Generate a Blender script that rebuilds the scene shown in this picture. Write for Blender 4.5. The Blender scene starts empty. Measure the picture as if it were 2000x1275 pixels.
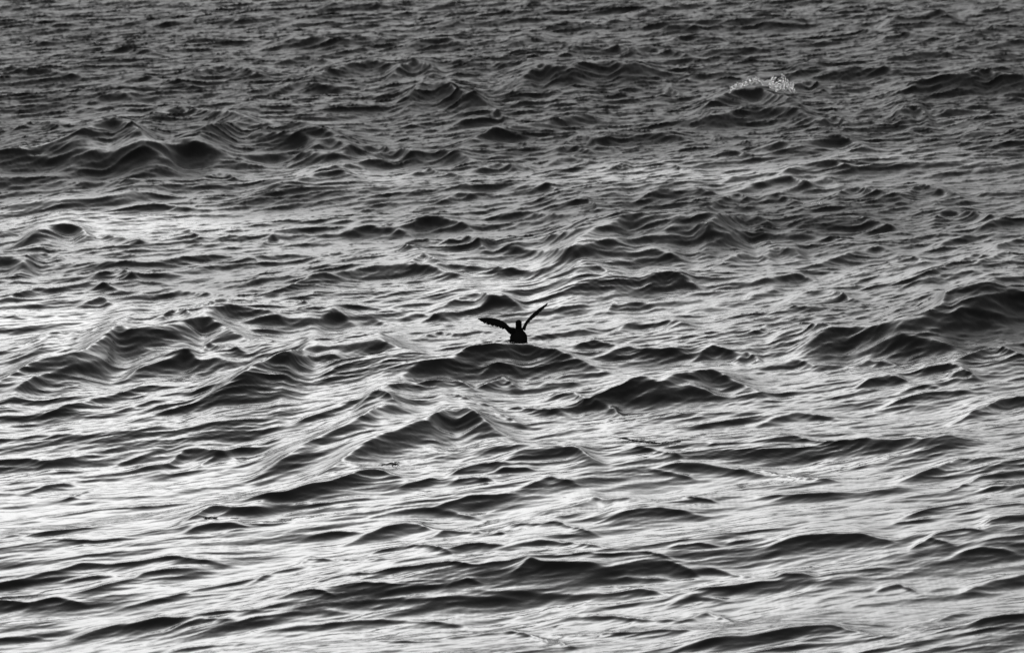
import bpy, math, random
import numpy as np
from mathutils import Vector, Matrix

# ------------------------------------------------------------------ camera
sc = bpy.context.scene
PW, PH = 2000.0, 1275.0            # the photograph's frame
DEP = math.radians(12.0)           # the lens looks this far below the horizon
DIST, WIDE = 39.6, 8.7             # metres to the bird, metres across the frame there
CAMH = DIST * math.sin(DEP)
CAM = np.array([0.0, -DIST * math.cos(DEP), CAMH])
FPX = PW * DIST / WIDE             # focal length in photo pixels
cam_d = bpy.data.cameras.new('camera')
cam = bpy.data.objects.new('camera', cam_d)
sc.collection.objects.link(cam)
cam.location = CAM.tolist()
cam.rotation_euler = (math.pi / 2 - DEP, 0, 0)
cam_d.sensor_width = 36
cam_d.lens = 36 * DIST / WIDE
cam_d.clip_start = 0.5
cam_d.clip_end = 20000
cam_d.dof.use_dof = True
cam_d.dof.focus_distance = 38.0
cam_d.dof.aperture_fstop = 4.0
sc.camera = cam

# ------------------------------------------------------------------ sky, sun
SUN_EL, SUN_AZ = math.radians(18), math.radians(-4)     # straight ahead, behind the bird
w = bpy.data.worlds.new('World')
sc.world = w
w.use_nodes = True
nt = w.node_tree
nt.nodes.clear()
sky = nt.nodes.new('ShaderNodeTexSky')
sky.sky_type = 'NISHITA'
sky.sun_disc = False
sky.sun_elevation = SUN_EL
sky.sun_rotation = SUN_AZ
sky.dust_density = 10.0     # a thick, murky evening air
sky.air_density = 2.5
bw = nt.nodes.new('ShaderNodeRGBToBW')
bg = nt.nodes.new('ShaderNodeBackground')
bg.inputs['Strength'].default_value = 0.15
ow = nt.nodes.new('ShaderNodeOutputWorld')
nt.links.new(sky.outputs[0], bw.inputs[0])
nt.links.new(bw.outputs[0], bg.inputs[0])
nt.links.new(bg.outputs[0], ow.inputs[0])
sun_d = bpy.data.lights.new('sun', 'SUN')
sun_d.energy = 0.5
sun_d.angle = math.radians(170)
sun_d.color = (1, 1, 1)
sun = bpy.data.objects.new('sun', sun_d)
sc.collection.objects.link(sun)
sun_dir = Vector((math.sin(SUN_AZ) * math.cos(SUN_EL), math.cos(SUN_AZ) * math.cos(SUN_EL), math.sin(SUN_EL)))
sun.rotation_euler = sun_dir.to_track_quat('Z', 'Y').to_euler()

sc.view_settings.view_transform = 'Standard'
sc.view_settings.look = 'None'
sc.view_settings.gamma = 1
sc.view_settings.use_curve_mapping = False
sc.view_settings.exposure = -0.93
sc.cycles.max_bounces = 16
sc.cycles.transmission_bounces = 16
sc.cycles.diffuse_bounces = 2
sc.cycles.glossy_bounces = 3

# ------------------------------------------------------------------ helpers
def ray(px, py):
    """direction through a photo pixel"""
    a = (px - PW / 2) / FPX
    b = -(py - PH / 2) / FPX
    cd, sd = math.cos(DEP), math.sin(DEP)
    return np.array([a, cd + b * sd, -sd + b * cd])

def at(px, py, z=0.0):
    """point of the level z seen at a photo pixel"""
    d = ray(px, py)
    t = (z - CAM[2]) / d[2]
    return CAM + d * t

def at_depth(px, py, y):
    d = ray(px, py)
    return CAM + d * ((y - CAM[1]) / d[1])

def new_mat(name):
    m = bpy.data.materials.new(name)
    m.use_nodes = True
    n = m.node_tree
    return m, n, n.nodes['Principled BSDF']

# ------------------------------------------------------------------ open sea: wind waves
def spectrum_tile(n, size, kmin, kmax, kp, wind, spread, seed, expo=4.0):
    """a periodic patch of wind sea by inverse FFT: height and horizontal choppiness"""
    rs = np.random.RandomState(seed)
    k1 = np.fft.fftfreq(n, size / n) * 2 * np.pi
    kx, ky = np.meshgrid(k1, k1, indexing='ij')
    k = np.hypot(kx, ky); k[0, 0] = 1e-6
    amp2 = k ** (-expo) * np.exp(-1.0 * (kp / k) ** 2)
    amp2 *= ((k >= kmin) & (k < kmax))
    c = (kx * math.cos(wind) + ky * math.sin(wind)) / k
    c2 = (kx * math.cos(wind + 0.62) + ky * math.sin(wind + 0.62)) / k
    amp2 *= 0.04 + np.abs(c) ** spread + 0.6 * np.abs(c2) ** (spread * 1.5)
    g = (rs.normal(size=(n, n)) + 1j * rs.normal(size=(n, n))) * np.sqrt(amp2)
    H = np.fft.ifft2(g)
    h = H.real
    dx = np.fft.ifft2(1j * kx / k * g).real
    dy = np.fft.ifft2(1j * ky / k * g).real
    sl = np.fft.ifft2(1j * ky * g).real
    s = 1.0 / sl.std()                   # scaled to a slope of one
    return h * s, dx * s, dy * s

def sample(tile, x, y, size):
    n = tile.shape[0]
    fx = (x / size * n) % n; fy = (y / size * n) % n
    i = np.floor(fx).astype(np.int32); j = np.floor(fy).astype(np.int32)
    u = (fx - i).astype(np.float32); v = (fy - j).astype(np.float32)
    u = u * u * (3 - 2 * u); v = v * v * (3 - 2 * v)
    i %= n; j %= n
    i1 = (i + 1) % n; j1 = (j + 1) % n
    return (tile[i, j] * (1 - u) + tile[i1, j] * u) * (1 - v) + (tile[i, j1] * (1 - u) + tile[i1, j1] * u) * v

def cols():
    a = np.tan(np.radians(np.linspace(-7.3, 7.3, 1000)))
    o, s, c = [], a[1] - a[0], a[-1]
    while c < 3.0:
        s *= 1.12; c += s; o.append(c)
    o = np.array(o)
    return np.concatenate([-o[::-1], a, o])

def rows():
    d = []
    y = CAMH / math.tan(math.radians(17.8)); yend = CAMH / math.tan(math.radians(7.4))
    while y < yend:
        d.append(y); y += 0.0215 * (y / 38.7) ** 1.35
    d = np.array(d)
    far, s, c = [], d[-1] - d[-2], d[-1]
    while c < 9000:
        s *= 1.05; c += s; far.append(c)
    near, s, c = [], d[1] - d[0], d[0]
    while c > 4.0:
        s *= 1.06; c -= s; near.append(max(c, 3.0))
    return np.concatenate([np.array(near)[::-1], d, np.array(far)])

U = cols(); D = rows()
GA = 3.5
TAIL = 0.5
HK, SF = 1.04, 0.52
R0, R1, BD = 0.08, 0.50, 0.0012
GX = (D[:, None] * U[None, :]).astype(np.float32)
GY = np.repeat((D + CAM[1])[:, None], len(U), 1).astype(np.float32)

WIND = math.radians(98)
SZA, SZB, SZF = 61.0, 13.7, 8.3
A = spectrum_tile(2048, SZA, 2 * math.pi / 9.0, 2 * math.pi / 0.45, 2 * math.pi / 3.6, WIND, 12, 4, 4.1)
B = spectrum_tile(2048, SZB, 2 * math.pi / 0.45, 2 * math.pi / 0.035, 2 * math.pi / 0.6, WIND, 10, 9, 4.0)
F = spectrum_tile(2048, SZF, 2 * math.pi / 0.20, 2 * math.pi / 0.02, 2 * math.pi / 0.2, WIND, 5, 21, 3.8)
SA, SB, SF_ = 0.10, 0.105, 0.055

# the wind has roughened the water farther out, nearer the shore it runs smoother
gust = np.repeat(np.clip((D[:, None] - 32.8) / 15.5, -0.1, 1.25), len(U), 1)
# lulls: smooth patches the wind has left, (photo x, y, half width, half height, how smooth)
for lx, ly, lw, lh, ls in ((230, 445, 330, 40, .35), (1350, 355, 330, 30, .4), (1750, 315, 250, 28, .3), (60, 640, 260, 60, .35), (680, 350, 180, 20, .3),
                           (560, 260, 200, 18, .3), (120, 345, 200, 12, .3), (1350, 1000, 380, 70, .6), (400, 1040, 500, 60, .5), (1000, 560, 300, 50, .3), (250, 235, 250, 10, .35)):
    c_ = at(lx, ly); e_ = at(lx, ly - lh)
    rx_, ry_ = (at(lx + lw, ly) - c_)[0], (e_ - c_)[1]
    gust -= ls * np.exp(-((GX - c_[0]) / rx_) ** 2 - ((GY - c_[1]) / ry_) ** 2)
for gx_, gy_, gw, gh, gs in ((1850, 640, 260, 60, .35), (1500, 430, 400, 60, .35), (1400, 250, 500, 40, .25), (200, 290, 350, 30, .3), (1000, 100, 1100, 130, .22), (600, 560, 300, 30, .2)):
    c_ = at(gx_, gy_); e_ = at(gx_, gy_ - gh)
    rx_, ry_ = (at(gx_ + gw, gy_) - c_)[0], (e_ - c_)[1]
    gust += gs * np.exp(-((GX - c_[0]) / rx_) ** 2 - ((GY - c_[1]) / ry_) ** 2)
gust = (1.0 + GA * np.clip(gust, -0.15, 1.3)).astype(np.float32)
Z = np.zeros_like(GX); DX = np.zeros_like(GX); DY = np.zeros_like(GX)
h, dx, dy = (sample(t, GX * 0.72, GY - 0.25 * GX, SZA) for t in A)     # crests run long across the wind
g = SA * (1.05 - 0.05 * gust)
Z += g * h; DX += g * dx * 1.2; DY += g * dy * 1.2
far = np.clip(1.0 - (D[:, None] - 90) / 120, 0, 1)     # small ripples fall below the mesh's step far out
h, dx, dy = (sample(t, GX * 0.55, GY - 0.38 * GX, SZB) for t in B)
g = SB * far * (0.68 + 0.32 * gust)
Z += g * h; DX += g * dx * 1.15; DY += g * dy * 1.15

h, dx, dy = (sample(t, GX * 0.65, GY - 0.38 * GX, SZF) for t in F)
g = SF_ * far * gust
Z += g * h; DX += g * dx * 0.8; DY += g * dy * 0.8
#STROKES
# ---- the single crests: height of the dark face (photo pixels) and the line its crest takes.
# Each is a ridge of real water: a steep face towards the shore, a long back towards the open sea.
CRESTS = '''
54 -40,310 30,298 100,282 150,266 185,250 222,242 250,246 290,262
34 150,292 260,287 310,285 360,276 385,283 420,295 465,303
36 380,270 430,252 470,238 520,240 580,245 640,258 680,270
18 500,262 580,260 615,270
14 320,215 345,207 370,215 430,218 480,225
9 10,132 45,137 90,137 150,146
14 380,140 430,128 470,133 500,142
10 250,153 280,149 330,155 360,160
10 205,190 240,185 260,190
8 85,80 150,72
9 170,95 220,93 300,98
8 320,85 400,76
8 -20,182 35,183
12 40,245 75,235 110,245
10 400,345 420,338 450,346
20 0,405 60,395 150,388 240,385 290,380
10 160,358 250,355
10 255,403 310,400 360,405
8 640,12 720,8 760,12
16 540,82 600,75 660,78 740,68
17 610,150 680,125 725,118 760,127
18 770,137 808,117 845,132
26 805,178 830,165 850,162 885,165 905,182 940,188
12 550,170 585,162 620,165 665,172
10 555,118 595,110 645,120
8 860,43 895,41
9 900,62 925,55 945,62
12 810,82 850,74 880,76
12 925,122 960,120 980,125
12 600,308 650,302 690,292 720,285 742,279 760,290 790,293
12 740,300 770,288 800,295
18 800,293 850,292 900,300 915,308
14 610,280 645,270 670,278
15 490,310 560,300 640,300
18 500,370 560,355 620,338 660,336 695,342
8 620,330 680,320 705,325
9 710,315 730,310 760,316
8 530,375 600,368 640,368
10 805,340 840,330 860,336 900,342
24 920,270 970,255 1010,243 1060,238 1110,228 1155,222
10 910,235 960,228 975,217 990,230
11 935,332 975,320 1000,325
10 870,388 900,378 935,385
30 1025,143 1055,127 1080,132 1120,132 1160,122 1190,120 1220,127 1270,128
12 1110,100 1135,90 1200,90 1235,98
10 1235,98 1270,92 1310,100 1355,110
14 1310,80 1340,72 1400,72
9 1400,100 1450,93 1500,96
8 1090,52 1160,52
8 1190,42 1225,37
12 1300,45 1400,40 1500,35
9 1310,52 1340,48 1365,52
10 1000,80 1060,75
8 1270,18 1320,12
9 1340,160 1370,152
8 1385,165 1430,160
10 1300,185 1315,172 1325,180
8 1200,215 1240,212 1290,203
8 1200,240 1260,233 1300,230
24 1385,200 1430,178 1475,168 1510,182 1560,204
18 1320,240 1400,227 1470,209 1530,211 1580,226
10 1120,268 1145,264 1165,275
16 1175,270 1220,262 1290,260 1340,268
12 1090,290 1110,283 1150,293
9 1080,318 1120,308 1145,314
9 1200,325 1210,318 1225,327
9 1000,322 1035,328
8 1250,330 1310,322 1330,328
9 1410,300 1440,296 1470,302
8 1430,350 1500,340
10 1005,365 1060,360 1080,365
17 1265,378 1300,372 1350,370 1390,375
11 1075,402 1110,394 1150,390 1165,402
14 1450,370 1480,360 1520,350 1545,345 1575,355
9 1380,405 1410,390 1440,378 1460,385
20 1730,40 1760,30 1810,23 1850,25
10 1910,22 1940,15 2020,18
10 1620,65 1660,60 1700,60
10 1500,45 1560,42
10 1720,75 1750,65 1800,68
7 1800,70 1880,60 1960,55
9 1870,75 1915,66
9 1880,92 1930,88 2010,80
10 1760,110 1840,100 1855,103
12 1560,130 1600,128
12 1620,140 1680,132 1740,135
25 1755,170 1790,158 1850,152 1900,143 1920,137 1945,145 2020,153
14 1560,165 1580,157 1600,162
18 1760,218 1785,205 1800,215
8 1650,240 1700,238
12 1590,240 1625,225 1640,235
10 1830,215 1890,215
9 1910,218 1960,215
9 1830,195 1920,190 2010,195
20 1500,282 1570,276 1640,265 1680,278
14 1900,260 1950,255 2010,258
12 1550,330 1590,320 1620,315 1660,322
9 1570,360 1620,350 1640,358
16 1630,382 1670,363 1700,370 1760,378
13 1780,375 1800,360 1830,365 1870,378
12 1500,385 1520,380 1550,390
9 1930,330 2010,320
8 1930,378 1990,376
22 60,455 100,447 130,438 148,440 170,455
6 200,435 250,432 310,430
14 205,458 225,462 270,468
24 -20,507 20,503 50,512
12 60,500 80,492 115,503
18 150,520 230,515 300,512 360,502 400,497 450,496 480,500
9 270,458 300,452 370,450 385,460
10 -10,550 60,548 110,544 160,540
12 190,535 235,525 260,533
8 230,538 280,535 340,535
12 20,580 80,562 130,560 180,553 230,562
8 210,556 260,548 320,552
10 165,592 200,580 210,586
7 25,600 80,595
8 -20,615 40,617
8 280,572 330,565
8 320,573 360,569 420,575
10 410,590 425,583 460,588 500,582
10 330,620 350,607 385,615
14 425,612 460,602 500,605 540,612
44 -70,775 0,742 35,726 65,708 100,699 150,690 180,674 215,656 240,641 275,644 330,638 370,632 410,622 450,636 510,658
22 30,755 90,728 150,712 210,700
8 -10,690 40,675 80,660
8 80,655 100,648 140,650
6 150,665 185,650
24 250,728 320,700 360,688 385,697 400,695 440,700
10 400,680 415,668 440,673 460,678
14 110,800 160,785 220,770 270,750 290,748
7 240,800 300,782
7 300,795 370,785
8 260,822 330,805 360,800
8 380,760 450,740 500,720
46 450,738 490,722 530,707 570,692 592,672 615,667 650,672 700,668 740,664 780,676
12 560,700 600,690 650,688
8 565,590 580,588 605,593
20 500,627 560,622 620,622 660,612 680,618
6 670,600 690,597 750,605
8 700,632 730,628 760,633
8 790,620 820,614 870,620
9 820,655 855,645 880,650
6 890,650 950,643
12 490,500 530,496 580,497
14 625,495 650,487 700,488 740,482 770,475 800,485
9 520,475 540,462 560,470
4 600,463 670,458 685,452
12 690,450 725,442 750,448 760,445 790,452
15 805,436 835,424 870,427 910,438
10 790,470 820,463 845,470
16 870,468 895,459 920,463 945,477
10 500,545 560,538
22 555,560 590,545 660,532 700,520 740,517 800,515 850,522 890,532
12 810,505 830,496 855,508
14 870,515 930,520 1000,525 1050,528
16 865,597 900,580 935,573 960,580 1000,583
12 950,580 980,576 1010,588
6 770,600 830,593
12 650,720 690,705 740,698
26 790,735 830,715 880,702 920,684 950,680 985,677 1010,673 1035,671 1060,680 1100,691 1150,705
10 930,700 960,695 1000,690
8 770,755 800,750 830,755
10 840,750 890,745 920,752
14 720,780 745,765 770,772
14 600,820 640,808 690,790
10 960,720 980,712 1010,718
12 955,752 990,740 1005,748
34 540,890 590,870 640,848 700,826 740,800 770,792 795,790
46 620,905 680,880 740,850 790,835 840,818 862,801 885,795 910,801 960,824
8 900,775 930,785 960,795
9 925,800 960,805 1000,818
12 990,418 1040,416 1100,420 1140,416
12 1010,475 1060,462 1110,455 1150,447
50 1120,470 1160,450 1195,435 1225,417 1270,420 1320,418 1350,415 1390,420
10 1320,442 1380,437
20 1130,482 1190,470 1260,464 1330,462
20 1380,445 1410,430 1450,420 1500,428
12 1400,470 1440,458 1500,447
12 1425,505 1450,495 1490,500
12 1000,482 1060,488 1110,490
14 1220,493 1280,488 1320,495
10 1130,527 1170,520 1190,528
14 1280,545 1310,533 1340,540
9 1320,558 1340,552 1360,558
12 1370,560 1430,553 1500,545
12 1465,575 1510,567
14 1185,603 1205,590 1240,590 1270,593 1310,588 1340,585
18 1200,640 1230,628 1290,625 1330,628
8 1100,600 1140,595
12 1040,657 1080,650 1120,645 1150,643
10 1130,673 1155,665 1190,672
12 1190,690 1225,680 1260,683 1320,686
12 1370,692 1395,679 1430,688
12 1445,700 1460,692 1480,700
8 1070,750 1120,747
28 1190,755 1250,742 1290,745 1330,735 1355,733 1390,727 1430,740 1460,750
18 1250,772 1300,767 1350,758 1400,767
12 1080,770 1115,767 1140,780
12 1165,785 1180,790 1200,800
10 1000,795 1060,800 1100,805
8 1470,650 1500,640
22 1560,432 1620,427 1680,423 1730,435
14 1820,425 1850,408 1890,413 1930,420
16 1920,435 1960,424 2010,420
18 1500,490 1520,482 1560,490
12 1530,460 1560,458 1640,465
16 1590,515 1640,500 1680,488 1710,483 1740,487
10 1740,510 1770,500 1800,504
14 1490,547 1540,540 1558,535 1575,542
12 1830,475 1880,462 1960,455
14 1940,480 1975,467 2010,457
14 1540,580 1580,570 1620,567 1660,580
9 1530,600 1590,600 1630,593
10 1820,530 1870,512 1900,495 1920,498
9 1925,510 1945,502 1960,490 1975,495
9 1800,550 1850,535 1900,530
46 1780,622 1810,610 1840,590 1855,573 1880,567 1920,560 1960,547 2000,548 2060,550
38 1860,612 1920,590 1980,572 2060,570
30 1590,670 1650,650 1700,640 1750,630 1790,620
20 1690,682 1730,667 1760,658 1810,665 1850,672
14 1530,655 1570,640 1620,640
14 1880,695 1930,678 1970,685
8 1690,618 1760,605 1810,595
12 1510,715 1560,705 1600,712 1640,712
10 1670,712 1700,703 1740,708
10 1810,718 1850,711 1870,715
10 1860,728 1880,722 1900,730
14 1690,742 1735,732 1760,738
8 1770,760 1800,753 1825,755
9 1750,780 1800,768 1850,765 1900,765
12 1500,820 1560,805 1600,810 1650,815
20 1880,808 1940,780 1960,773 2000,775 2050,775
10 -10,862 70,853 130,850
14 -10,902 60,898 100,903 130,900 180,892
16 285,913 330,908 370,885 400,881 440,885
9 240,910 280,897 310,888
9 390,910 430,890 470,878 500,877
8 60,962 100,948 150,942
6 200,930 280,920
8 140,970 190,950 230,948
7 130,1000 200,988 290,983 370,973
12 -10,1043 60,1040 130,1032 180,1025
8 130,1052 190,1055 240,1050
20 370,1010 410,988 425,985 460,992 520,990
16 380,1030 420,1020 470,1020
12 40,1133 120,1115 160,1104 200,1102 260,1100 330,1090 400,1092
8 -10,1145 60,1138 120,1130
9 140,1135 180,1127 210,1127
13 190,1145 240,1133 290,1118 330,1113 380,1110
12 -10,1175 50,1180 100,1170 140,1175
10 280,1175 330,1165 380,1150 430,1140 500,1125
8 0,1222 50,1218 100,1213
16 150,1237 200,1225 260,1215 300,1207 350,1205
10 340,1220 380,1208 430,1208
9 380,1198 430,1193 480,1191
5 10,1248 70,1247
6 330,1265 380,1258 450,1253
22 490,965 560,955 600,943 650,935 700,918 730,912 760,918
6 745,910 770,903 820,900 860,893
16 880,920 905,908 940,900 980,900
10 890,935 925,930 960,935
8 790,945 840,932
6 600,985 680,975 740,970
10 870,985 920,970 1000,965
11 760,1005 800,997 840,993 880,998 920,1005
18 690,1052 750,1030 790,1022 820,1022 850,1030
8 620,1045 660,1038 700,1040
12 830,1045 870,1032 920,1033 960,1038
13 740,1070 780,1062 800,1060 830,1063 860,1070
9 880,1068 920,1060 970,1062
9 490,1132 530,1113 580,1105
8 575,1100 600,1088 650,1090 720,1090
10 620,1130 660,1118 720,1120 760,1112 820,1105 870,1098 930,1105 1000,1097
8 550,1162 600,1152 640,1160
8 660,1145 700,1140 760,1142
8 770,1158 820,1150 850,1148
8 890,1145 920,1136 940,1140
10 490,1207 560,1200 620,1195 660,1195
5 570,1192 640,1183 700,1180 790,1172
8 800,1175 900,1170 1000,1172
8 590,1225 650,1218 720,1213 800,1212 900,1217
7 760,1245 820,1247 870,1245
9 880,1240 930,1233 1000,1225
26 990,882 1050,872 1085,868 1120,872 1150,885
12 980,912 1030,912
8 1250,872 1300,882 1330,888
10 1400,865 1440,863
16 1320,908 1380,907 1420,912 1470,920 1510,925
8 1290,920 1350,930
12 1040,945 1080,932 1120,938
24 990,1002 1060,992 1120,980 1165,963 1190,972 1250,967
9 1000,1018 1050,1020 1080,1016 1110,1025 1140,1032
13 1210,1000 1250,992 1290,990 1350,997
8 1350,968 1400,975
13 1000,1065 1060,1055 1120,1058 1160,1065
8 1330,1068 1370,1063 1400,1067
9 1440,1060 1500,1052
7 1110,1087 1150,1083 1200,1085 1260,1080 1300,1087
18 1020,1110 1040,1098 1070,1103 1120,1105 1170,1108
12 1190,1115 1250,1108 1310,1102 1340,1110
10 1340,1120 1390,1115 1450,1125
8 1230,1135 1300,1135
7 1350,1150 1440,1148 1480,1140
12 1000,1162 1120,1165 1190,1160 1250,1153 1290,1158
10 1320,1175 1350,1168 1400,1170
10 1350,1200 1380,1193 1410,1200
10 1150,1202 1200,1200 1250,1205 1340,1203
14 1120,1225 1200,1228 1260,1225 1280,1222 1340,1222
9 1000,1225 1060,1235 1110,1255
24 1360,1250 1450,1238 1500,1230 1560,1220 1630,1217 1670,1227
14 1500,857 1560,852 1620,860 1700,858
22 1690,872 1780,855 1880,850
11 1500,920 1560,930 1620,933
16 1500,965 1580,963 1650,960 1710,955 1770,950 1810,945
16 1770,935 1820,918 1850,900 1870,893 1900,895 1950,893
9 1870,950 1910,932 1960,925
12 1930,950 2010,942
10 1790,1000 1840,988 1900,978
8 1760,1020 1820,1014
18 1930,1020 1970,1010 2020,1006
20 1510,1067 1570,1050 1620,1045 1680,1045 1720,1052
10 1830,1045 1880,1033 1910,1035
11 1795,1065 1820,1055 1850,1060
11 1890,1082 1930,1075 1980,1080
8 1620,1122 1670,1115 1730,1110
12 1530,1120 1580,1122
9 1730,1150 1765,1142 1790,1150
16 1900,1150 1950,1135 2020,1122
8 1640,1210 1720,1212
14 1780,1215 1840,1195 1880,1185 1930,1182
18 1900,1210 1960,1198 2010,1200
10 1680,1275 1740,1262 1800,1252
'''
def line(pts):
    """smooth curve through the crest's points"""
    pts = np.array(pts, float)
    s = np.concatenate([[0], np.cumsum(np.hypot(*np.diff(pts, axis=0).T))])
    t = np.linspace(0, s[-1], max(16, int(s[-1] / 6)))
    p = np.stack([np.interp(t, s, pts[:, 0]), np.interp(t, s, pts[:, 1])], 1)
    n = max(1, len(t) // (len(pts) * 3))
    for _ in range(n):
        p[1:-1] = (p[:-2] + p[1:-1] * 2 + p[2:]) / 4
    return p

crests = []
for row in CRESTS.strip().split('\n'):
    f = row.split()
    crests.append((float(f[0]), line([tuple(map(float, v.split(','))) for v in f[1:]])))

base = Z.copy()
dB = (sample(A[0], GX * 2.3 + 7, GY * 2.3, SZA) * 6).astype(np.float32)     # keeps the crest lines uneven
print('dB', dB.std())
Drow = D
du = U[U.size // 2] - U[U.size // 2 - 1]

def zat(field, x, y):
    d = y - CAM[1]
    i = np.clip(np.searchsorted(Drow, d), 0, len(Drow) - 1)
    j = np.clip(np.searchsorted(U, x / d), 0, len(U) - 1)
    return field[i, j]

def smooth1(a):
    k = max(2, len(a) // 5)
    for _ in range(2):
        a = np.convolve(np.pad(a, k, mode='edge'), np.ones(2 * k + 1) / (2 * k + 1), 'valid')
    return a

rs = np.random.RandomState(3)
jit = [rs.rand(4) for _ in crests]
zc = [np.full(len(p), D_ / 230 * 0.8) for D_, p in crests]
for it in range(6):
    S = np.zeros_like(Z)
    world = []
    for (D_, p), zz, r in zip(crests, zc, jit):
        dirs = np.stack([ray(a, b) for a, b in p])
        t = (zz - CAM[2]) / dirs[:, 2]
        P = CAM + dirs * t[:, None]
        world.append(P)
        ppm = FPX / t.mean()
        Hc = HK * D_ * (1 + 0.08 * min(1, max(0, (D_ - 12) / 16)) + 0.012 * min(20, max(0, t.mean() - 42))) / (1.38 * ppm)
        Hc *= (0.82 + 0.18 * min(1, max(0, (D_ - 8) / 14))) * (0.78 + 0.22 * min(1, max(0, (t.mean() - 34.5) / 3)))
        Lf = Hc / (SF + 0.15 * (r[0] - 0.5))
        Lb = Lf * (1.9 + 1.2 * r[1])
        o = np.argsort(P[:, 0]); xs, ys = P[o, 0], P[o, 1]
        x0, x1 = xs[0], xs[-1]; m_ = (0.32 if D_ < 16 else 0.18) * (x1 - x0) + Lf * 0.5
        ya, yb = ys.min() - 14 * Lf, ys.max() + 8 * Lb
        i0, i1 = np.searchsorted(Drow, ya - CAM[1]), np.searchsorted(Drow, yb - CAM[1])
        dm = max(ya - CAM[1], 5)
        j0 = max(0, np.searchsorted(U, min((x0 - m_) / dm, (x0 - m_) / (yb - CAM[1]))) - 1)
        j1 = np.searchsorted(U, max((x1 + m_) / dm, (x1 + m_) / (yb - CAM[1]))) + 1
        X = GX[i0:i1, j0:j1]; Y = GY[i0:i1, j0:j1]
        if X.size == 0: continue
        sl0 = (ys[min(3, len(ys) - 1)] - ys[0]) / (xs[min(3, len(ys) - 1)] - xs[0] + 1e-6)
        sl1 = (ys[-1] - ys[-min(4, len(ys))]) / (xs[-1] - xs[-min(4, len(ys))] + 1e-6)
        sl0 = np.clip(sl0, -1, 1); sl1 = np.clip(sl1, -1, 1)
        yc = np.interp(X, xs, ys) + np.where(X < x0, (X - x0) * sl0, 0) + np.where(X > x1, (X - x1) * sl1, 0)
        wob = 0.05 * Lf * np.sin(X * (1.3 / Lf) + 6.28 * r[2])
        sl = np.gradient(ys, xs + np.arange(len(xs)) * 1e-6)
        sl = np.convolve(np.pad(sl, 4, mode='edge'), np.ones(9) / 9, 'valid')
        v = (yc + wob + 0.10 * Lf * np.clip(dB[i0:i1, j0:j1], -2, 2) - Y) / (1 + np.interp(X, xs, sl) ** 2) ** 0.20
        u = np.clip((X - (x0 - m_)) / (x1 - x0 + 2 * m_), 0, 1)
        e0 = np.clip(u / 0.29, 0, 1); e1 = np.clip((1 - u) / 0.29, 0, 1)
        taper = e0 * e0 * (3 - 2 * e0) * e1 * e1 * (3 - 2 * e1) * (1 + 0.10 * np.sin(X * 0.8 / Lf + 6.28 * r[3]))
        e = 0.10 * Lf
        vf = np.sqrt(np.maximum(v, 0) ** 2 + e * e) - e
        vb = np.sqrt(np.minimum(v, 0) ** 2 + 4 * e * e) - 2 * e
        big = np.clip((D_ - 8) / 20, 0, 1) * TAIL
        prof = np.where(v > 0, (1 - 0.25 * big) * np.exp(-(vf / Lf) ** 1.05) + big * np.exp(-vf / (3.2 * Lf)), np.exp(-(vb / Lb)) + (0.75 * big) * np.exp(-vb / (1.5 * Lb)))
        S[i0:i1, j0:j1] += (Hc * taper * prof).astype(np.float32)
    tot = base + S
    if it < 5:
        zc = [0.5 * zz + 0.5 * smooth1(zat(tot, P[:, 0], P[:, 1])) for zz, P in zip(zc, world)]
Z = tot
#ENDSTROKES

# rings of ripples spreading from the bird
bc = at(1013, 669)
for _ in range(12): bc = at(1013, 669, float(0.5 * bc[2] + 0.5 * zat(Z, bc[0], bc[1])))
rr = np.hypot(GX - bc[0], GY - bc[1])
Z += ((0.0025 + 0.02 * dB * 0.02) * np.sin(rr * 2 * math.pi / 0.085 + 2 * dB) * np.exp(-((rr - 0.22) / 0.20) ** 2)).astype(np.float32)

R, C = GX.shape
co = np.empty((R, C, 3), np.float32)
co[..., 0] = GX + DX; co[..., 1] = GY + DY; co[..., 2] = Z
me = bpy.data.meshes.new('water')
nq = (R - 1) * (C - 1)
me.vertices.add(R * C); me.vertices.foreach_set('co', co.ravel())
idx = np.arange(R * C, dtype=np.int32).reshape(R, C)
q = np.stack([idx[:-1, :-1], idx[:-1, 1:], idx[1:, 1:], idx[1:, :-1]], -1).reshape(-1)
me.loops.add(nq * 4); me.loops.foreach_set('vertex_index', q)
me.polygons.add(nq)
me.polygons.foreach_set('loop_start', np.arange(nq, dtype=np.int32) * 4)
me.polygons.foreach_set('use_smooth', np.ones(nq, bool))
me.update(calc_edges=True)
print('water verts', R, C, R * C)
water = bpy.data.objects.new('water', me)
sc.collection.objects.link(water)
water['kind'] = 'structure'

att = me.attributes.new('wind_chop', 'FLOAT', 'POINT')
att.data.foreach_set('value', (gust - 1).astype(np.float32).ravel() / max(GA, 1e-6))

m, n, p = new_mat('sea_water')
p.inputs['Base Color'].default_value = (0.015, 0.015, 0.015, 1)
p.inputs['IOR'].default_value = 1.333
ch = n.nodes.new('ShaderNodeAttribute'); ch.attribute_name = 'wind_chop'
mr = n.nodes.new('ShaderNodeMapRange')
mr.inputs['To Min'].default_value = R0; mr.inputs['To Max'].default_value = R1
n.links.new(ch.outputs['Fac'], mr.inputs['Value']); n.links.new(mr.outputs[0], p.inputs['Roughness'])
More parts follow.
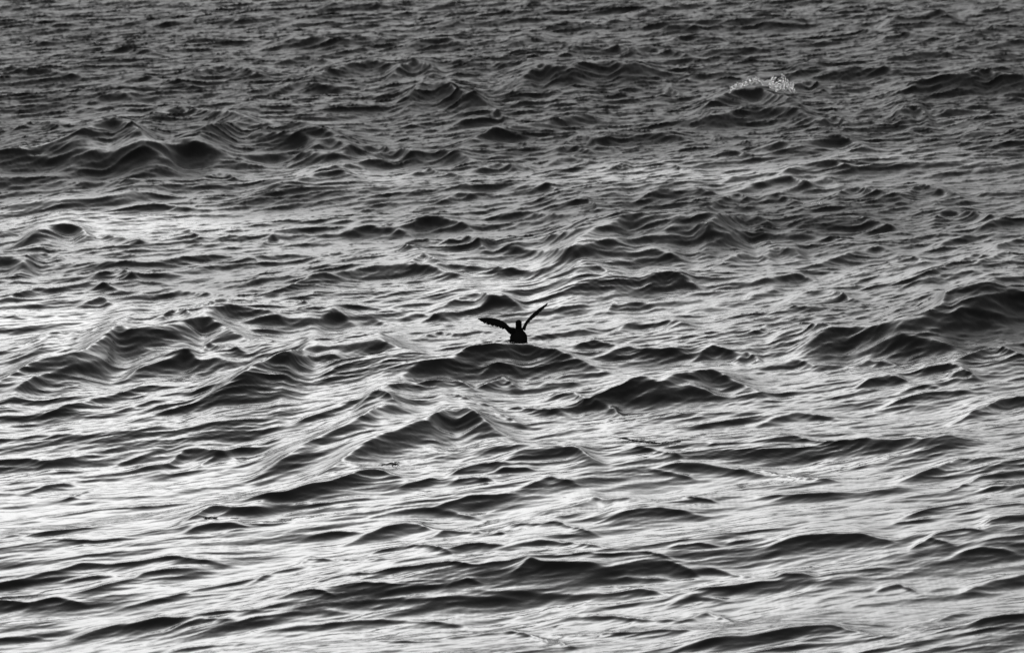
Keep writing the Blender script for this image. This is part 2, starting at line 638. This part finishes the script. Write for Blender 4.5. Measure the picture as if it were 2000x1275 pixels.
# the finest ripples, a centimetre or two long
tc = n.nodes.new('ShaderNodeTexCoord')
mp = n.nodes.new('ShaderNodeMapping'); mp.inputs['Scale'].default_value = (13, 24, 13)
mp.inputs['Rotation'].default_value = (0, 0, 0.12)
nz = n.nodes.new('ShaderNodeTexNoise'); nz.inputs['Scale'].default_value = 1.0
nz.inputs['Detail'].default_value = 3; nz.inputs['Distortion'].default_value = 0.6
bp = n.nodes.new('ShaderNodeBump'); bp.inputs['Strength'].default_value = 1.0
bp.inputs['Distance'].default_value = BD
n.links.new(tc.outputs['Object'], mp.inputs[0]); n.links.new(mp.outputs[0], nz.inputs['Vector'])
n.links.new(nz.outputs['Fac'], bp.inputs['Height']); n.links.new(bp.outputs[0], p.inputs['Normal'])
me.materials.append(m)

# ------------------------------------------------------------------ things on the water
DS = np.arange(26, 90, 0.02)
def surf(px, py):
    """first point of the built water surface met by the line of sight through a photo pixel"""
    d = ray(px, py)
    t = DS / d[1]
    z = CAM[2] + t * d[2]
    hit = np.nonzero(z < zat(Z, t * d[0], DS + CAM[1]))[0]
    return CAM + d * t[hit[0] if len(hit) else -1]

def link(name, verts, faces, mat, parent=None, smooth=True):
    d = bpy.data.meshes.new(name)
    d.from_pydata([tuple(map(float, v)) for v in verts], [], faces)
    d.update()
    if smooth:
        d.polygons.foreach_set('use_smooth', [True] * len(d.polygons))
    d.materials.append(mat)
    o = bpy.data.objects.new(name, d)
    sc.collection.objects.link(o)
    if parent: o.parent = parent
    return o

def tag(o, label, cat, group=None):
    o['label'] = label; o['category'] = cat
    if group: o['group'] = group

def loft(sections, seg=20):
    """rings along y: (y, z, half width, half height, tilt)"""
    v, f = [], []
    for (y, z, a, b, tl) in sections:
        for k in range(seg):
            t = 2 * math.pi * k / seg
            lx = a * math.cos(t); lz = b * math.sin(t)
            v.append((lx, y - lz * math.sin(tl), z + lz * math.cos(tl)))
    n = len(sections)
    for i in range(n - 1):
        for k in range(seg):
            k2 = (k + 1) % seg
            f.append((i * seg + k, i * seg + k2, (i + 1) * seg + k2, (i + 1) * seg + k))
    f.append(tuple(range(seg))[::-1]); f.append(tuple(range((n - 1) * seg, n * seg)))
    return v, f

def spline(rows, n):
    rows = np.array(rows, float); t = np.linspace(0, len(rows) - 1, n)
    out = np.empty((n, rows.shape[1]))
    for q, tt in enumerate(t):
        i = min(int(tt), len(rows) - 2); u = tt - i
        p0, p1, p2, p3 = rows[max(i - 1, 0)], rows[i], rows[i + 1], rows[min(i + 2, len(rows) - 1)]
        out[q] = 0.5 * (2 * p1 + (p2 - p0) * u + (2 * p0 - 5 * p1 + 4 * p2 - p3) * u * u + (3 * p1 - p0 - 3 * p2 + p3) * u ** 3)
    return out

mb, n_, p_ = new_mat('black_plumage')
p_.inputs['Base Color'].default_value = (0.008, 0.008, 0.008, 1)
p_.inputs['Roughness'].default_value = 0.6
p_.inputs['Specular IOR Level'].default_value = 0.0
nz = n_.nodes.new('ShaderNodeTexNoise'); nz.inputs['Scale'].default_value = 90; nz.inputs['Detail'].default_value = 4
cr = n_.nodes.new('ShaderNodeMapRange'); cr.inputs['To Min'].default_value = 0.010; cr.inputs['To Max'].default_value = 0.022
cc = n_.nodes.new('ShaderNodeCombineColor')
n_.links.new(nz.outputs['Fac'], cr.inputs['Value'])
for k in range(3): n_.links.new(cr.outputs[0], cc.inputs[k])
n_.links.new(cc.outputs[0], p_.inputs['Base Color'])
mbill, n_, p_ = new_mat('dark_bill_horn')
p_.inputs['Base Color'].default_value = (0.01, 0.01, 0.01, 1); p_.inputs['Roughness'].default_value = 0.35

B0 = surf(1013, 669)
B0 = at_depth(1013, 667.5, B0[1] + 0.05)
bird = bpy.data.objects.new('seabird', None)
sc.collection.objects.link(bird)
bird.location = B0.tolist()
tag(bird, 'small black seabird beating its raised wings on top of a wave crest', 'bird')
S_ = (np.linalg.norm(B0 - CAM)) / FPX       # metres per photo pixel here

def bl(px, py, dy):
    """bird-local point seen at this photo pixel, dy metres behind the bird's middle"""
    P = at_depth(px, py, B0[1] + dy)
    return P - B0

body = spline([(-0.215, 0.030, 0.010, 0.005, 0.2), (-0.17, 0.026, 0.030, 0.016, 0.2), (-0.12, 0.020, 0.054, 0.040, 0.2),
               (-0.06, 0.018, 0.070, 0.058, 0.2), (0.00, 0.020, 0.073, 0.066, 0.25), (0.055, 0.034, 0.070, 0.064, 0.5),
               (0.085, 0.055, 0.056, 0.054, 0.8), (0.096, 0.082, 0.036, 0.040, 1.2), (0.098, 0.105, 0.0255, 0.031, 1.3),
               (0.102, 0.126, 0.0265, 0.031, 1.0), (0.118, 0.140, 0.0245, 0.026, 0.6), (0.135, 0.143, 0.017, 0.018, 0.3), (0.146, 0.141, 0.008, 0.008, 0.1)], 40)
v, f = loft(body, 24)
link('body', v, f, mb, bird)
bv, bf = loft([(0.140, 0.142, 0.0085, 0.009, 0), (0.158, 0.140, 0.0055, 0.007, 0), (0.176, 0.137, 0.0035, 0.005, 0), (0.190, 0.132, 0.001, 0.002, 0)], 10)
link('bill', bv, bf, mbill, bird)
for sx in (-1, 1):
    ev, ef = loft([(0.116 + 0.0035 * math.cos(a), 0.146, 0.004 * math.sin(a) + 1e-4, 0.0035 * math.sin(a) + 1e-4, 0) for a in np.linspace(math.pi, 0, 7)], 8)
    link('eye', [(x + sx * 0.0245, y, z) for x, y, z in ev], ef, mbill, bird)
# tail fan
tv, tf = [], []
for k in range(7):
    a = (k - 3) * 0.13
    x0, x1 = math.sin(a) * 0.02, math.sin(a) * 0.085
    w_ = 0.011; y1 = -0.20 - 0.055 * math.cos(a)
    q = len(tv); zz = 0.030 + 0.0012 * (k % 2)
    tv += [(x0 - w_ * .6, -0.18, zz), (x0 + w_ * .6, -0.18, zz), (x1 + w_, y1 + 0.012, zz + 0.008), (x1, y1, zz + 0.009), (x1 - w_, y1 + 0.012, zz + 0.008),
           (x0 - w_ * .6, -0.18, zz - .002), (x0 + w_ * .6, -0.18, zz - .002), (x1 + w_, y1 + 0.012, zz + 0.006), (x1, y1, zz + 0.007), (x1 - w_, y1 + 0.012, zz + 0.006)]
    tf += [(q, q + 1, q + 2, q + 3, q + 4), (q + 9, q + 8, q + 7, q + 6, q + 5)] + [(q + i, q + 5 + i, q + 5 + (i + 1) % 5, q + (i + 1) % 5) for i in range(5)]
link('tail', tv, tf, mb, bird, False)

def wing(stations, feathers):
    """stations: leading edge px,py,dy  trailing edge px,py,dy  thickness (root to tip)"""
    st = spline(stations, 30)
    v, f, seg = [], [], 12
    for i, r in enumerate(st):
        a = bl(r[0], r[1], r[2]); b = bl(r[3], r[4], r[5])
        c = b - a; nx = np.cross(c, bl(*st[min(i + 1, 29)][:3]) - bl(*st[max(i - 1, 0)][:3]))
        nx /= np.linalg.norm(nx) + 1e-9
        for k in range(seg):
            t = 2 * math.pi * k / seg
            u = 0.5 - 0.5 * math.cos(t)
            th = r[6] * math.sin(t) * (1 - 0.75 * u)
            v.append(a + c * u + nx * th)
    for i in range(29):
        for k in range(seg):
            k2 = (k + 1) % seg
            f.append((i * seg + k, i * seg + k2, (i + 1) * seg + k2, (i + 1) * seg + k))
    f.append(tuple(range(seg))[::-1]); f.append(tuple(range(29 * seg, 30 * seg)))
    wg = link('wing', v, f, mb, bird)
    for i in range(feathers):
        t = 0.30 + 0.68 * i / (feathers - 1)
        r = st[min(29, int(t * 29))]; r2 = st[min(29, int(t * 29) + 1)] if t * 29 < 29 else r
        a = bl(r[0], r[1], r[2]); b = bl(r[3], r[4], r[5])
        tip_dir = bl(*st[29][:3]) - bl(*st[22][:3]); tip_dir /= np.linalg.norm(tip_dir)
        c = b - a; cl = np.linalg.norm(c)
        sw = 0.25 + 1.2 * max(0, t - 0.45)
        d = c + tip_dir * cl * sw
        d *= (cl * (1.06 if i % 2 else 1.0) + 0.003) / np.linalg.norm(d) * (1 + 0.15 * max(0, t - 0.6))
        s0 = a + c * 0.12
        side = tip_dir - d * (tip_dir @ d) / (d @ d); side /= np.linalg.norm(side)
        up = np.cross(d, side); up /= np.linalg.norm(up)
        w_ = 0.0125
        P = [s0 - side * w_ * .5, s0 + side * w_ * .5, s0 + d * .6 + side * w_, s0 + d * .9 + side * w_ * .6, s0 + d, s0 + d * .85 - side * w_ * .9, s0 + d * .5 - side * w_]
        off = up * (0.0012 + 0.0007 * (i % 2))
        vv = [p + off for p in P] + [p - off for p in P]
        m_ = len(P)
        ff = [tuple(range(m_)), tuple(range(2 * m_ - 1, m_ - 1, -1))] + [(q, m_ + q, m_ + (q + 1) % m_, (q + 1) % m_) for q in range(m_)]
        link('flight_feather', vv, ff, mb, wg, False)

wing([(1006, 640, 0.050, 1003, 658, -0.03, 0.012), (996, 638.5, 0.050, 993, 650, -0.035, 0.009), (988, 631, 0.055, 987, 643.5, -0.04, 0.0075),
      (981, 626.5, 0.062, 980, 638.5, -0.04, 0.006), (972, 623, 0.060, 972, 637, -0.04, 0.005), (962, 621, 0.050, 963, 635, -0.04, 0.004),
      (952, 620, 0.035, 954, 631.5, -0.035, 0.003), (942, 620.5, 0.010, 945, 627, -0.03, 0.002), (935.5, 621.8, -0.015, 937, 622.8, -0.03, 0.001)], 14)
wing([(1019, 643, 0.050, 1026, 646, -0.03, 0.009), (1022.5, 636, 0.052, 1027.5, 640, -0.035, 0.008), (1027, 628, 0.056, 1030.5, 632, -0.045, 0.0065),
      (1033, 620.5, 0.062, 1036.5, 624.5, -0.05, 0.005), (1038, 615, 0.062, 1042, 620.5, -0.05, 0.004), (1046, 607.5, 0.055, 1049.5, 613.5, -0.045, 0.0035),
      (1054, 601.5, 0.042, 1056.5, 606.5, -0.035, 0.003), (1061, 597, 0.025, 1063, 600.5, -0.025, 0.002), (1067, 593.6, 0.0, 1067.6, 594.6, -0.015, 0.001)], 14)

# ---- foam: one breaking crest far out throws up spray; a few crests carry flecks
mf, n_, p_ = new_mat('white_foam')
p_.inputs['Base Color'].default_value = (1, 1, 1, 1); p_.inputs['Roughness'].default_value = 0.12
p_.inputs['Transmission Weight'].default_value = 1.0; p_.inputs['IOR'].default_value = 1.33
ICO = [(0, 0, 1), (.894, 0, .447), (.276, .851, .447), (-.724, .526, .447), (-.724, -.526, .447), (.276, -.851, .447),
       (.724, .526, -.447), (-.276, .851, -.447), (-.894, 0, -.447), (-.276, -.851, -.447), (.724, -.526, -.447), (0, 0, -1)]
ICF = [(0, 1, 2), (0, 2, 3), (0, 3, 4), (0, 4, 5), (0, 5, 1), (1, 6, 2), (2, 7, 3), (3, 8, 4), (4, 9, 5), (5, 10, 1),
       (6, 7, 2), (7, 8, 3), (8, 9, 4), (9, 10, 5), (10, 6, 1), (11, 7, 6), (11, 8, 7), (11, 9, 8), (11, 10, 9), (11, 6, 10)]
rnd = random.Random(5)
def blobs(name, pts, mat):
    v, f = [], []
    for c, r in pts:
        sx, sy, sz = r * rnd.uniform(.7, 1.4), r * rnd.uniform(.7, 1.4), r * rnd.uniform(.6, 1.2)
        q = len(v)
        v += [(c[0] + a * sx, c[1] + b * sy, c[2] + e * sz) for a, b, e in ICO]
        f += [(a + q, b + q, e + q) for a, b, e in ICF]
    return link(name, v, f, mat)

pts = []
rim = [(1424, 178), (1432, 171), (1441, 167), (1455, 165), (1466, 162), (1475, 158), (1485, 160), (1500, 163), (1506, 170), (1515, 176), (1525, 174), (1541, 175), (1551, 180)]
top = [(1424, 176), (1432, 167), (1441, 163), (1455, 161), (1466, 156), (1475, 152), (1485, 155), (1500, 159), (1506, 164), (1515, 168), (1525, 151), (1541, 164), (1551, 176)]
rx = [a for a, b in rim]
cx = np.arange(1420, 1557, 4.0)
cy = -0.15 + np.array([np.min([surf(a + o_, np.interp(a, rx, [q[1] for q in rim]) + 3)[1] for o_ in (-6, -3, 0, 3, 6)]) for a in cx])
def ydep(px): return float(np.interp(px, cx, cy)) - 0.10
for k in range(4200):
    px = rnd.uniform(1424, 1552)
    lo = np.interp(px, rx, [b for a, b in rim]); hi = np.interp(px, rx, [b for a, b in top])
    t = rnd.random() ** 1.4
    py = lo + (hi - lo) * t * (1.5 if px > 1500 else 1.1) * (0.6 + 0.5 * math.sin(px * 0.9) ** 2) + rnd.gauss(0, 1.6)
    clump = 0.5 + 0.5 * math.sin(px * 0.55 + 1.3 * math.sin(py * .5)) * math.sin(px * 0.21 + py * 0.45 + 1)
    if rnd.random() > clump ** 1.7 * 1.1: continue
    pts.append((at_depth(px, py, ydep(px) + rnd.uniform(-0.15, 0.05)), rnd.uniform(0.003, 0.010) * (1.2 - 0.5 * t)))
for k in range(9):                       # thrown jets of drops
    x0 = rnd.uniform(1500, 1546); y0 = np.interp(x0, rx, [b for a, b in rim])
    dx_, dy_ = rnd.uniform(-0.5, 0.8), rnd.uniform(10, 24)
    for j in range(45):
        t = rnd.random() ** 1.2
        pts.append((at_depth(x0 + dx_ * dy_ * t + rnd.gauss(0, 1.1), y0 - dy_ * t * (1 - 0.15 * t) + rnd.gauss(0, 0.8), ydep(x0) + rnd.uniform(-0.1, 0.1)), rnd.uniform(0.003, 0.008)))
for fx, fy, n_f, wx in ((190, 84, 14, 3), (1250, 22, 16, 3), (1465, 9, 14, 4), (1592, 397, 12, 7)):
    for k in range(n_f):
        P = surf(fx + rnd.gauss(0, wx), fy + rnd.gauss(0, 1.2)); P[2] += 0.004
        pts.append((P, rnd.uniform(0.002, 0.006)))
for k in range(120):                     # drops and froth where the bird's breast and wingtips touch
    P = at_depth(1013 + rnd.choice((-1, 1)) * rnd.uniform(9, 26), 670.5 + rnd.gauss(0, 1.6), B0[1] - 0.16 + rnd.uniform(-.05, .1))
    pts.append((P, rnd.uniform(0.0012, 0.004)))
foam = blobs('sea_foam', pts, mf)
foam['kind'] = 'stuff'
foam['label'] = 'white spray and foam thrown up by the breaking crest far out'
foam['category'] = 'foam'

# ---- strands of weed afloat
mw, n_, p_ = new_mat('wet_seaweed')
p_.inputs['Base Color'].default_value = (0.02, 0.02, 0.02, 1); p_.inputs['Roughness'].default_value = 0.4
def weed(line_, label, wid, n):
    L = line(line_)
    pts, c0 = [], None
    for k in range(n):
        q = L[min(len(L) - 1, int(rnd.random() ** 1.0 * len(L)))]
        P = surf(q[0] + rnd.gauss(0, 2), q[1] + rnd.gauss(0, wid))
        pts.append((P + np.array([0, 0, rnd.uniform(0, 0.004)]), rnd.uniform(0.003, 0.006)))
    v, f = [], []
    for c, r in pts:            # short curled fronds
        a = rnd.uniform(-0.5, 0.5); l = r * rnd.uniform(2, 6); q = len(v)
        d = np.array([math.cos(a), math.sin(a), 0]) * l; s = np.array([-math.sin(a), math.cos(a), 0.3]) * r * 0.5
        h_ = np.array([0, 0, r])
        for t, w_, hh in ((-1, .3, -.3), (-.3, 1, .6), (.4, .9, .8), (1, .2, -.2)):
            v += [c + d * t - s * w_ + h_ * hh, c + d * t + s * w_ + h_ * hh, c + d * t + h_ * (hh + .6)]
        for i in range(3):
            b = q + i * 3
            f += [(b, b + 1, b + 4, b + 3), (b + 1, b + 2, b + 5, b + 4), (b + 2, b, b + 3, b + 5)]
        f += [(q, q + 2, q + 1), (q + 9, q + 10, q + 11)]
    path = [surf(a, b) + np.array([0, 0, 0.003]) for a, b in L[::2]]
    q = len(v)                  # the stem that holds the fronds together
    for c in path:
        v += [c + np.array([0, 0, .004]), c + np.array([0, -.009, -.002]), c + np.array([0, .009, -.002])]
    for i in range(len(path) - 1):
        b = q + i * 3
        f += [(b + k, b + (k + 1) % 3, b + 3 + (k + 1) % 3, b + 3 + k) for k in range(3)]
    o = link('seaweed_strand', v, f, mw, None, False)
    tag(o, label, 'seaweed', 'strands of dark seaweed afloat')
weed([(1215, 857), (1250, 862), (1285, 866), (1330, 862)], 'long thin strand of dark seaweed floating right of the big peaked wave', 0.9, 46)
weed([(745, 909), (760, 906), (776, 905)], 'short dark clump of seaweed floating in front of the big peaked wave', 1.8, 40)
weed([(398, 1013), (412, 1011), (425, 1012)], 'small curl of seaweed floating in the bright water at lower left', 0.8, 20)
weed([(225, 229), (255, 230), (285, 230)], 'dark strand of seaweed floating behind the largest swell at upper left', 1.0, 40)
